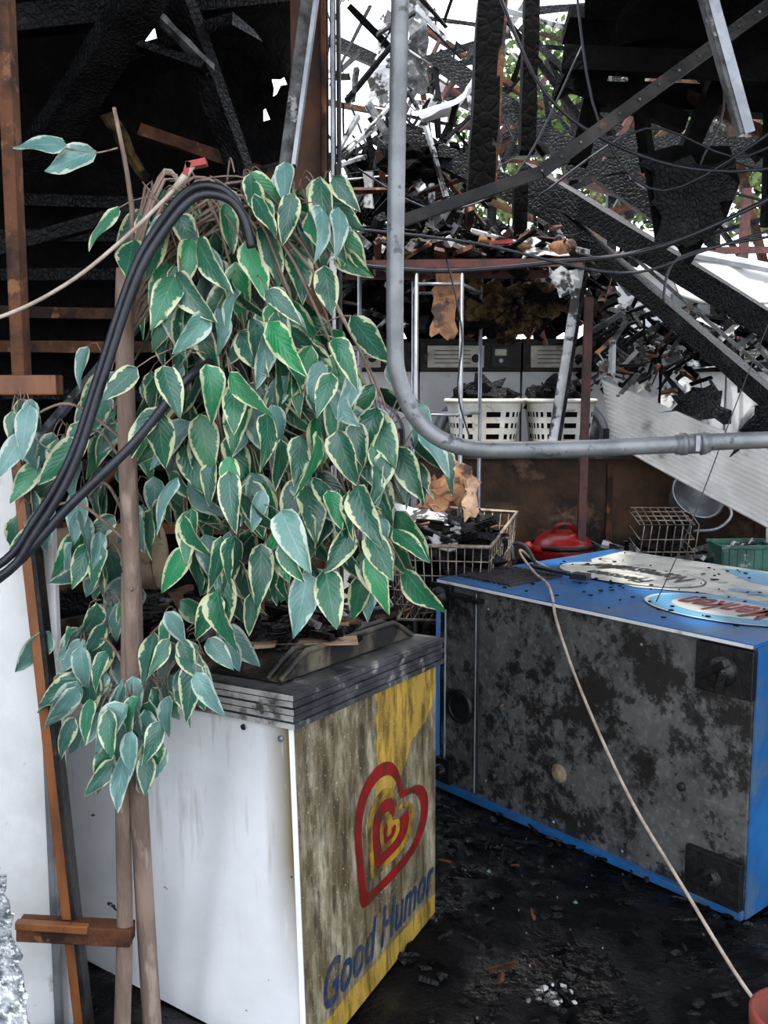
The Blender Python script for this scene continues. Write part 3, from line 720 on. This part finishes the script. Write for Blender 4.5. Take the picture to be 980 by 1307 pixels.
mb=MB();mb.sheet((.2,4.28,1.85),(.3,4.28,1.82),(.34,4.3,2.12),(.22,4.3,2.14),card,6,8,.1,.004,0,1,.015);mb.done('hanging_cardboard')
mb=MB()
f=[V((.02,3.92,.985)),V((.43,3.92,.975)),V((.60,4.38,1.06)),V((.16,4.38,1.09))];dn=V((0,0,-.32))
b=[x.lerp((f[0]+f[1]+f[2]+f[3])/4,.12)+dn for x in f]
mb.tube(f+[f[0]],.009,wireM,6,1);mb.tube(b+[b[0]],.006,wireM,6,1)
for r in range(1,5):
    t=r/5;q=[f[k].lerp(b[k],t) for k in range(4)];mb.tube(q+[q[0]],.003,wireM,5,1)
for k in range(4):
    for i in range(13):
        t=i/12;mb.tube([f[k].lerp(f[(k+1)%4],t),b[k].lerp(b[(k+1)%4],t)],.0025,wireM,5,1)
for i in range(12):
    t=i/11;mb.tube([b[0].lerp(b[1],t),b[3].lerp(b[2],t)],.003,wireM,5,1)
mb.done('wire_basket')
mb=MB()
mb.blob((.30,4.15,.90),(.2,.17,.13),char,3,.4,2,4)
scatter(mb,90,(.12,4.0,.96),(.48,4.3,1.06),(.04,.16),(.015,.05),[char,char,char,char,whitedeb,ashwood,card,char2],.4)
mb.sheet((.05,4.0,.98),(.30,3.95,.97),(.34,4.2,1.05),(.04,4.3,1.12),whitedeb,6,6,.06,.004,0,4,.015)
mb.sheet((.20,4.15,1.15),(.36,4.15,1.12),(.42,4.2,1.26),(.30,4.25,1.33),card,6,6,.12,.004,0,5,.02)
mb.sheet((.15,4.25,1.1),(.28,4.2,1.08),(.33,4.25,1.2),(.22,4.3,1.22),card,6,6,.12,.004,0,8,.02)
mb.sheet((.33,4.12,1.06),(.42,4.15,1.1),(.40,4.15,1.25),(.36,4.15,1.22),tanwood,6,6,.08,.004,0,9,.02)
mb.done('scorched_cardboard_scraps')

# ---------------------------------------------------------------- heap behind vending machine
mb=MB()
vs=[];fs=[];nx,ny=60,30;keep=[]
for j in range(ny+1):
    for i in range(nx+1):
        x=-.25+2.9*i/nx;y=4.45+.72*j/ny
        e=min(1,j/3)
        rel=V((x,y,0))-Lc;s=rel.dot(d);t=rel.dot(pn)
        ins=(-.03<s<Wc+.03 and -.03<t<Dc+.03)
        z=(.70+.07*noise.noise(V((x*4,y*4,0)))+.03*noise.noise(V((x*14,y*14,0))))*e
        if x<.7: z=(.5+.08*noise.noise(V((x*4,y*4,0))))*e
        vs.append((x,y,z));keep.append(not ins)
for j in range(ny):
    for i in range(nx):
        a=j*(nx+1)+i;q=(a,a+1,a+nx+2,a+nx+1)
        if all(keep[k_] for k_ in q): fs.append(q)
mb.add(vs,fs,char2)
scatter(mb,150,(1.1,4.75,.70),(2.6,5.12,.80),(.05,.25),(.015,.05),[char,char,char2,ashwood,brownwood,whitedeb],.3)
scatter(mb,80,(-.2,4.5,.50),(.7,5.12,.65),(.05,.25),(.015,.05),[char,char,char2,ashwood,brownwood],.3)
mb.done('debris_heap')
mb=MB()
mb.lathe((.90,4.88,.74),[(0,0),(.13,0),(.15,.03),(.155,.09),(.13,.13),(.09,.16),(0,.17)],redp,30)
mb.lathe((.90,4.88,.82),[(.156,0),(.162,.005),(.162,.02),(.156,.025)],blackp,30)
mb.tube([(.84,4.84,.895),(.86,4.82,.94),(.92,4.82,.945),(.96,4.85,.90)],.010,redp,8,6)
mb.tube([(.78,4.8,.82),(.72,4.75,.84),(.70,4.7,.86)],.02,redp,10,6)
mb.done('red_vacuum_cleaner')
mb=MB()
mb.lathe((1.55,4.95,1.02),[(0,0),(.10,.0),(.115,.02),(.13,.11),(.137,.115),(.125,.11),(.11,.02),(0,.012)],greymet,32,(.15,-.75,.6))
mb.tube([(1.65,4.85,1.12),(1.68,4.7,1.02),(1.6,4.65,.95),(1.5,4.7,.93)],.007,greymet,6,6)
mb.beam((1.5,4.98,.75),(1.56,4.98,1.0),.12,.05,char,3,.1)
mb.done('metal_cooking_pan')
mb=MB()
x0_,x1_,y0_,y1_,z0_,z1_=1.22,1.48,4.62,4.82,.80,.97
for i in range(8):
    x=x0_+(x1_-x0_)*i/7
    mb.tube([(x,y0_,z0_),(x+.02,y0_,z1_),(x+.02,y1_,z1_+.06)],.003,wireM,5,1)
for z in(z0_,.84,.90,z1_): mb.tube([(x0_,y0_,z),(x1_,y0_,z)],.003,wireM,5,1);mb.tube([(x1_,y0_,z),(x1_,y1_,z+.04)],.003,wireM,5,1);mb.tube([(x0_,y0_,z),(x0_,y1_,z+.04)],.003,wireM,5,1)
for i in range(5):
    t=i/4;mb.tube([(x0_,y0_+(y1_-y0_)*t,z1_+.06*t),(x1_,y0_+(y1_-y0_)*t,z1_+.06*t)],.003,wireM,5,1)
mb.done('wire_cage')
mb=MB()
cx_,cy_,cz_=1.75,4.72,.80;w_,d_,h_=.26,.2,.13;th=.012
mb.box((cx_,cy_,cz_-h_/2),(w_,d_,th),greenp)
for sx in(-1,1): mb.box((cx_+sx*w_/2,cy_,cz_),(th,d_,h_),greenp)
for sy in(-1,1): mb.box((cx_,cy_+sy*d_/2,cz_),(w_,th,h_),greenp)
mb.box((cx_,cy_-d_/2-.008,cz_+h_/2),(w_+.03,.02,.016),greenp);mb.box((cx_,cy_+d_/2+.008,cz_+h_/2),(w_+.03,.02,.016),greenp)
for i in range(6): mb.box((cx_-.1+i*.04,cy_-d_/2-.008,cz_),(.006,.006,h_*.9),greenp)
scatter(mb,14,(cx_-.08,cy_-.05,cz_+.04),(cx_+.08,cy_+.05,cz_+.08),(.05,.12),(.01,.03),[ashwood,whitedeb,char],.3)
bevel(mb.done('green_crate'),.004)
mb=MB();mb.tube([(1.83,4.5,.88),(1.86,4.5,1.0),(1.92,4.52,.98),(1.93,4.5,.88),(1.98,4.45,.85)],.012,bluep,8,6);mb.tube([(1.88,4.45,.86),(1.92,4.45,.95),(2.05,4.45,.96)],.010,rubber,8,6);mb.done('coiled_hose')
corr=M('dirty_white_corrugated',(.75,.73,.7),(.55,.53,.5),4,rough=.5,c3=(.2,.17,.15),s3=5,lo3=.6,hi3=.75,bump=.1)
mb=MB();mb.sheet((1.10,5.0,1.66),(2.4,4.75,1.10),(2.25,4.55,.72),(1.14,4.9,1.34),corr,30,56,.02,.006,.009,0,.0);mb.done('corrugated_roof_sheet')
mb=MB();mb.sheet((1.55,5.7,2.40),(2.9,5.5,2.10),(2.9,5.2,1.80),(1.60,5.4,2.12),whitemet,12,6,.05,.02);mb.sheet((1.50,5.65,2.42),(2.9,5.45,2.12),(2.9,5.4,2.08),(1.50,5.6,2.38),greymet,4,2,0,.03);mb.done('white_roof_sheet')
mb=MB();mb.sheet((.20,5.5,3.05),(.52,5.5,3.30),(.58,5.7,3.36),(.22,5.8,3.15),whitemet,8,6,.08,.02,0,0,.02)
mb.sheet((-.1,6.2,3.3),(.06,6.2,3.4),(.08,6.3,3.9),(-.05,6.3,3.85),whitedeb,6,8,.12,.02,0,2,.03);mb.sheet((.12,6.4,3.4),(.28,6.4,3.5),(.25,6.3,4.2),(.14,6.3,4.1),ashwood,6,8,.12,.02,0,5,.03);mb.done('crumpled_white_cladding')
mb=MB();mb.sheet((1.35,5.5,1.62),(1.65,5.4,1.5),(1.7,5.3,1.75),(1.45,5.4,1.85),whitedeb,8,6,.12,.01,0,6,.03);mb.done('torn_white_panel')
mb=MB()
scatter(mb,320,(-.3,5.6,1.98),(1.5,6.6,2.5),(.08,.45),(.015,.07),[char,char,char,char2,char2,ashwood,brownwood,whitedeb,char],.8)
scatter(mb,200,(-.35,5.3,2.2),(.5,6.8,3.1),(.08,.45),(.01,.07),[char,char,char2,ashwood,whitedeb,brownwood,char2],1.3)
scatter(mb,70,(-.35,5.6,3.0),(.9,6.8,4.0),(.15,.6),(.01,.05),[char,char,char2,ashwood,whitedeb,char2],1.6)
scatter(mb,170,(1.2,5.2,1.72),(2.6,6.3,2.1),(.08,.4),(.015,.06),[char,char,char2,char2,char2,ashwood,whitedeb],.7)
scatter(mb,80,(1.1,4.9,1.6),(1.6,5.2,1.95),(.05,.3),(.01,.04),[char,char,char2,ashwood,whitedeb,card],.9)
for i in range(26):
    x=R.uniform(-.3,1.2);mb.blob((x,R.uniform(5.8,6.6),R.uniform(2.02,2.35)),(R.uniform(.12,.25),.15,R.uniform(.06,.16)),char2,2,.6,i)
for i in range(12):
    x=R.uniform(-.35,.25);mb.blob((x,R.uniform(5.4,6.6),R.uniform(2.3,2.9)),(R.uniform(.08,.16),.12,R.uniform(.08,.22)),char2,3,.8,i,4)
mb.done('collapsed_roof_wreckage')
mb=MB()
for i in range(90):
    x=R.uniform(-.3,3);z=R.uniform(2.5,4.2);l=R.uniform(.3,1.3);a=R.uniform(-1.4,1.4)
    dv=V((math.cos(a),R.uniform(-.3,.3),math.sin(a)))*l/2;c=V((x,R.uniform(6.8,8),z))
    mb.beam(c-dv,c+dv,R.uniform(.02,.07),R.uniform(.02,.05),R.choice([char,char,char2,brownwood,ashwood,redrust]),4,.06)
for x in(.0,.9,1.8,2.7): mb.beam((x,8,0),(x+R.uniform(-.1,.1),8,4.0+R.uniform(-.5,.2)),.08,.08,char,6,.05)
mb.beam((-.4,8,3.4),(3.2,8,3.6),.08,.1,char,6,.05);mb.beam((-.4,8,4.3),(2.4,8,3.1),.08,.1,char,6,.05)
mb.done('fallen_roof_truss')
mb=MB()
for x in(2.2,2.55,2.9,3.2): mb.beam((x,7.2,0),(x+.03,7.2,2.8+R.uniform(-.3,.3)),.06,.06,R.choice([redrust,char,brownwood]),5,.04)
mb.beam((2.1,7.2,2.6),(3.4,7.2,2.62),.05,.05,redrust,4,.04)
mb.done('burnt_stud_frame')
mb=MB();mb.tube([(-1.35,3.15,1.02),(-1.1,3.12,1.05),(-.72,3.1,1.08)],.11,tanfoam,18,4)
mb.lathe((-.72,3.1,1.08),[(0,.004),(.05,.01),(.11,0)],tanfoam,18,(1,0,.05))
mb.beam((-1.3,3.12,.93),(-.75,3.12,.95),.12,.08,char,3,.05);mb.done('rolled_foam_mat')

mb=MB();mb.box((4.2,11,1.4),(3.6,1.5,2.8),hutm);mb.beam((2.3,10.2,2.85),(6.1,10.2,2.85),.5,.1,whitemet)
mb.box((3.2,10.23,2.3),(.5,.04,.6),glassdark);mb.box((3.2,10.21,2.3),(.56,.03,.03),whitemet);mb.done('neighbour_house')
for (tx,ty,tz,rr) in((2.7,13,4.9,1.6),(5.2,13.5,5.0,1.7),(.6,15,4.2,1.1)):
    mb=MB();mb.tube([(tx,ty,0),(tx+.1,ty,2),(tx,ty,tz)],.16,bark,8,4,True,.07)
    for a in range(7):
        an=a*.9;mb.tube([(tx,ty,tz-1.6+a*.15),(tx+math.cos(an)*rr*.5,ty+math.sin(an)*rr*.4,tz-.6),(tx+math.cos(an)*rr*.9,ty+math.sin(an)*rr*.8,tz-.1+.3*math.sin(a))],.05,bark,5,3,True,.012)
    for i in range(11000 if rr>1.2 else 4000):
        v=V((R.gauss(0,1),R.gauss(0,1),R.gauss(0,1))).normalized()*R.random()**.45
        p=V((tx+v.x*rr*1.2,ty+v.y*rr*.8,tz+v.z*rr*.85))
        if noise.noise(p*1.6)<-.22: continue
        a=V((R.uniform(-1,1),R.uniform(-1,1),R.uniform(-1,1))).normalized();b_=a.cross(V((R.random(),R.random(),R.random()))).normalized();s=R.uniform(.035,.08)
        mb.add([p-a*s,p+b_*s*.6,p+a*s,p-b_*s*.6],[(0,1,2,3)],treeg)
    mb.done('leafy_tree')

# ---------------------------------------------------------------- artificial ficus
fic=bpy.data.objects.new('artificial_ficus_tree',None);bpy.context.scene.collection.objects.link(fic)
mb=MB()
mb.tube([(-.572,2.25,0),(-.575,2.22,.4),(-.572,2.18,.8),(-.556,2.13,1.15),(-.545,2.08,1.45),(-.535,2.05,1.74),(-.53,2.05,1.85)],.024,bark,12,6,True,.018)
mb.tube([(-.638,2.2,0),(-.618,2.2,.35),(-.61,2.19,.65),(-.580,2.16,1.0),(-.568,2.14,1.2)],.021,bark,12,6,True,.015)
mb.tube([(-.60,2.24,.6),(-.575,2.2,1.0),(-.55,2.12,1.5),(-.525,2.1,1.9),(-.53,2.1,2.03),(-.555,2.1,2.18)],.010,bark,8,6,True,.004)
mb.done('trunk',fic)
clusters=[
(-.48,2.15,1.90,.05,8),(-.40,2.1,1.91,.08,18),(-.30,2.12,1.95,.08,20),(-.19,2.15,1.97,.06,13),(-.45,2.14,1.78,.05,9),(-.14,2.14,1.95,.04,7),(-.22,2.13,1.88,.08,12),
(-.40,2.10,1.78,.09,22),(-.28,2.08,1.76,.09,22),(-.20,2.12,1.70,.07,14),(-.12,2.12,1.88,.04,5),
(-.34,2.08,1.62,.11,28),(-.20,2.1,1.60,.10,24),(-.09,2.1,1.57,.08,17),(.0,2.1,1.47,.07,13),(-.24,2.08,1.68,.08,10),
(-.30,2.08,1.45,.11,30),(-.13,2.06,1.43,.10,24),(-.42,2.14,1.43,.07,13),(-.02,2.06,1.38,.07,14),(-.47,2.2,1.58,.04,7),(.03,2.08,1.42,.04,6),
(-.32,2.06,1.27,.10,24),(-.18,2.05,1.27,.10,24),(-.44,2.14,1.30,.06,12),(-.05,2.05,1.26,.06,11),(-.2,2.04,1.20,.06,9),(-.04,2.04,1.20,.035,6),(-.32,2.07,1.20,.05,6),
(-.79,2.15,1.52,.05,8),(-.70,2.2,1.46,.05,8),(-.69,2.25,1.34,.06,10),(-.66,2.25,1.20,.06,9),(-.62,2.25,1.48,.04,8),(-.63,2.28,1.60,.04,6),(-.80,2.2,1.3,.04,5),(-.60,2.28,1.30,.04,5),
(-.65,2.22,1.08,.07,12),(-.70,2.2,.98,.06,8),(-.64,2.24,.94,.07,10),(-.45,2.14,1.02,.07,12),(-.49,2.12,.90,.06,11),(-.66,2.2,.86,.06,9),(-.62,2.18,.80,.06,8),(-.40,2.13,.97,.05,7),(-.52,2.10,.80,.045,6),(-.56,2.1,.87,.05,6),(-.58,2.12,.74,.03,4)]
mb=MB();br=MB();tints=[]
def leaf(base,dirv,nrmv,L,W,curl,fold,tint):
    dv=dirv.normalized();x=nrmv.cross(dv).normalized();n=dv.cross(x).normalized()
    S=9;vs=[];fs=[];us=[];uvv=[];tw=R.uniform(-.5,.5)
    for i in range(S+1):
        u=i/S
        w=W*2.6*(u**.55)*((1-u)**1.0)*(1-.1*u)+.0005
        c=base+dv*(L*u)-n*(curl*L*u*u)+x*(tw*.12*L*u*u)
        xr=(x*math.cos(tw*u)+n*math.sin(tw*u))
        for j,vv in enumerate((-1,-.55,0,.55,1)):
            wave=.14*W*math.sin(u*8+j*1.7+tw*9)*abs(vv)
            vs.append(c+xr*(w*vv)+n*(abs(vv)*w*fold+wave));uvv.append((u,vv))
    for i in range(S):
        for j in range(4):
            a=i*5+j;q=(a,a+1,a+6,a+5);fs.append(q);us.append([uvv[k] for k in q])
    mb.add(vs,fs,leafm,True,us);tints.extend([tint]*len(vs))
for (x,y,z,r,n) in clusters:
    c=V((x,y,z))
    if z<1.15: start=V((-.575,2.17,max(.75,z-.03)))
    elif x<-.58: start=V((-.55,2.1,min(z-.03,1.75)))
    else: start=V((-.535,2.06,1.70+.12*R.random()))
    midz=max(start.z,z)+.05
    if z>1.15 and x>-.5: midz=2.03-abs(x+.35)*.2+R.uniform(-.03,.03)
    mid=V(((start.x+x)/2,(start.y+y)/2+.02,midz))
    mid2=V((x*.9+start.x*.1,y+.02,max(z+.06,min(midz-.03,z+.22)))) if x>-.5 and z>1.15 else mid.lerp(c,.6)+V((0,0,.02))
    br.tube([start,mid,mid2,c],.004,bark,6,5,True,.0022)
    for i in range(n):
        off=V((R.gauss(0,.65),R.gauss(0,.75),R.gauss(0,.62)))*r
        base=c+off+V((0,0,.05))
        dv=V((off.x*4+R.uniform(-.5,.5)+(.16 if x>-.5 else -.2),off.y*2+R.uniform(-.55,.25),-1.1+R.uniform(-.1,.65)))
        nv=V((R.uniform(-.9,.9),-1+R.uniform(-.2,.8),R.uniform(-.1,1.1)))
        L=R.uniform(.085,.135);W=L*R.uniform(.22,.28)
        pale=R.uniform(.75,1) if R.random()<.22 else R.random()*.15
        if z<1.15 or x<-.58: pale=R.choice([.9,1,.6,.15,.2])
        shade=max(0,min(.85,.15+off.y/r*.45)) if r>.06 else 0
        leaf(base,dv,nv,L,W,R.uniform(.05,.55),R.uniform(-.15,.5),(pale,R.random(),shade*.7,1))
        if i%2==0: br.tube([c+off*.1+V((0,0,.05)),base.lerp(c,.4)+V((0,0,.05)),base],.0014,bark,4,2)
br.tube([(-.55,2.1,2.1),(-.60,2.1,2.09),(-.66,2.1,2.10),(-.72,2.1,2.10)],.002,bark,5,4)
leaf(V((-.595,2.1,2.095)),V((-.8,-.1,-.3)),V((.1,-1,.6)),.115,.036,.1,.1,(.8,.5,0,1))
leaf(V((-.655,2.1,2.105)),V((-1,-.1,.05)),V((.0,-1,.7)),.11,.032,.1,.1,(.9,.5,0,1))
lo_=mb.done('leaves',fic);ca=lo_.data.color_attributes.new('tint','FLOAT_COLOR','POINT')
for i,t in enumerate(tints): ca.data[i].color=t
for i in range(40):
    a=V((-.50+R.random()*.22,2.12+R.uniform(-.05,.1),1.99+R.uniform(-.05,.06)));e=a+V((R.uniform(.02,.2),R.uniform(-.1,.05),R.uniform(-.3,.06)))
    br.tube([a,(a+e)/2+V((0,0,.04)),e],.0018,bark,4,4)
br.done('branches',fic)
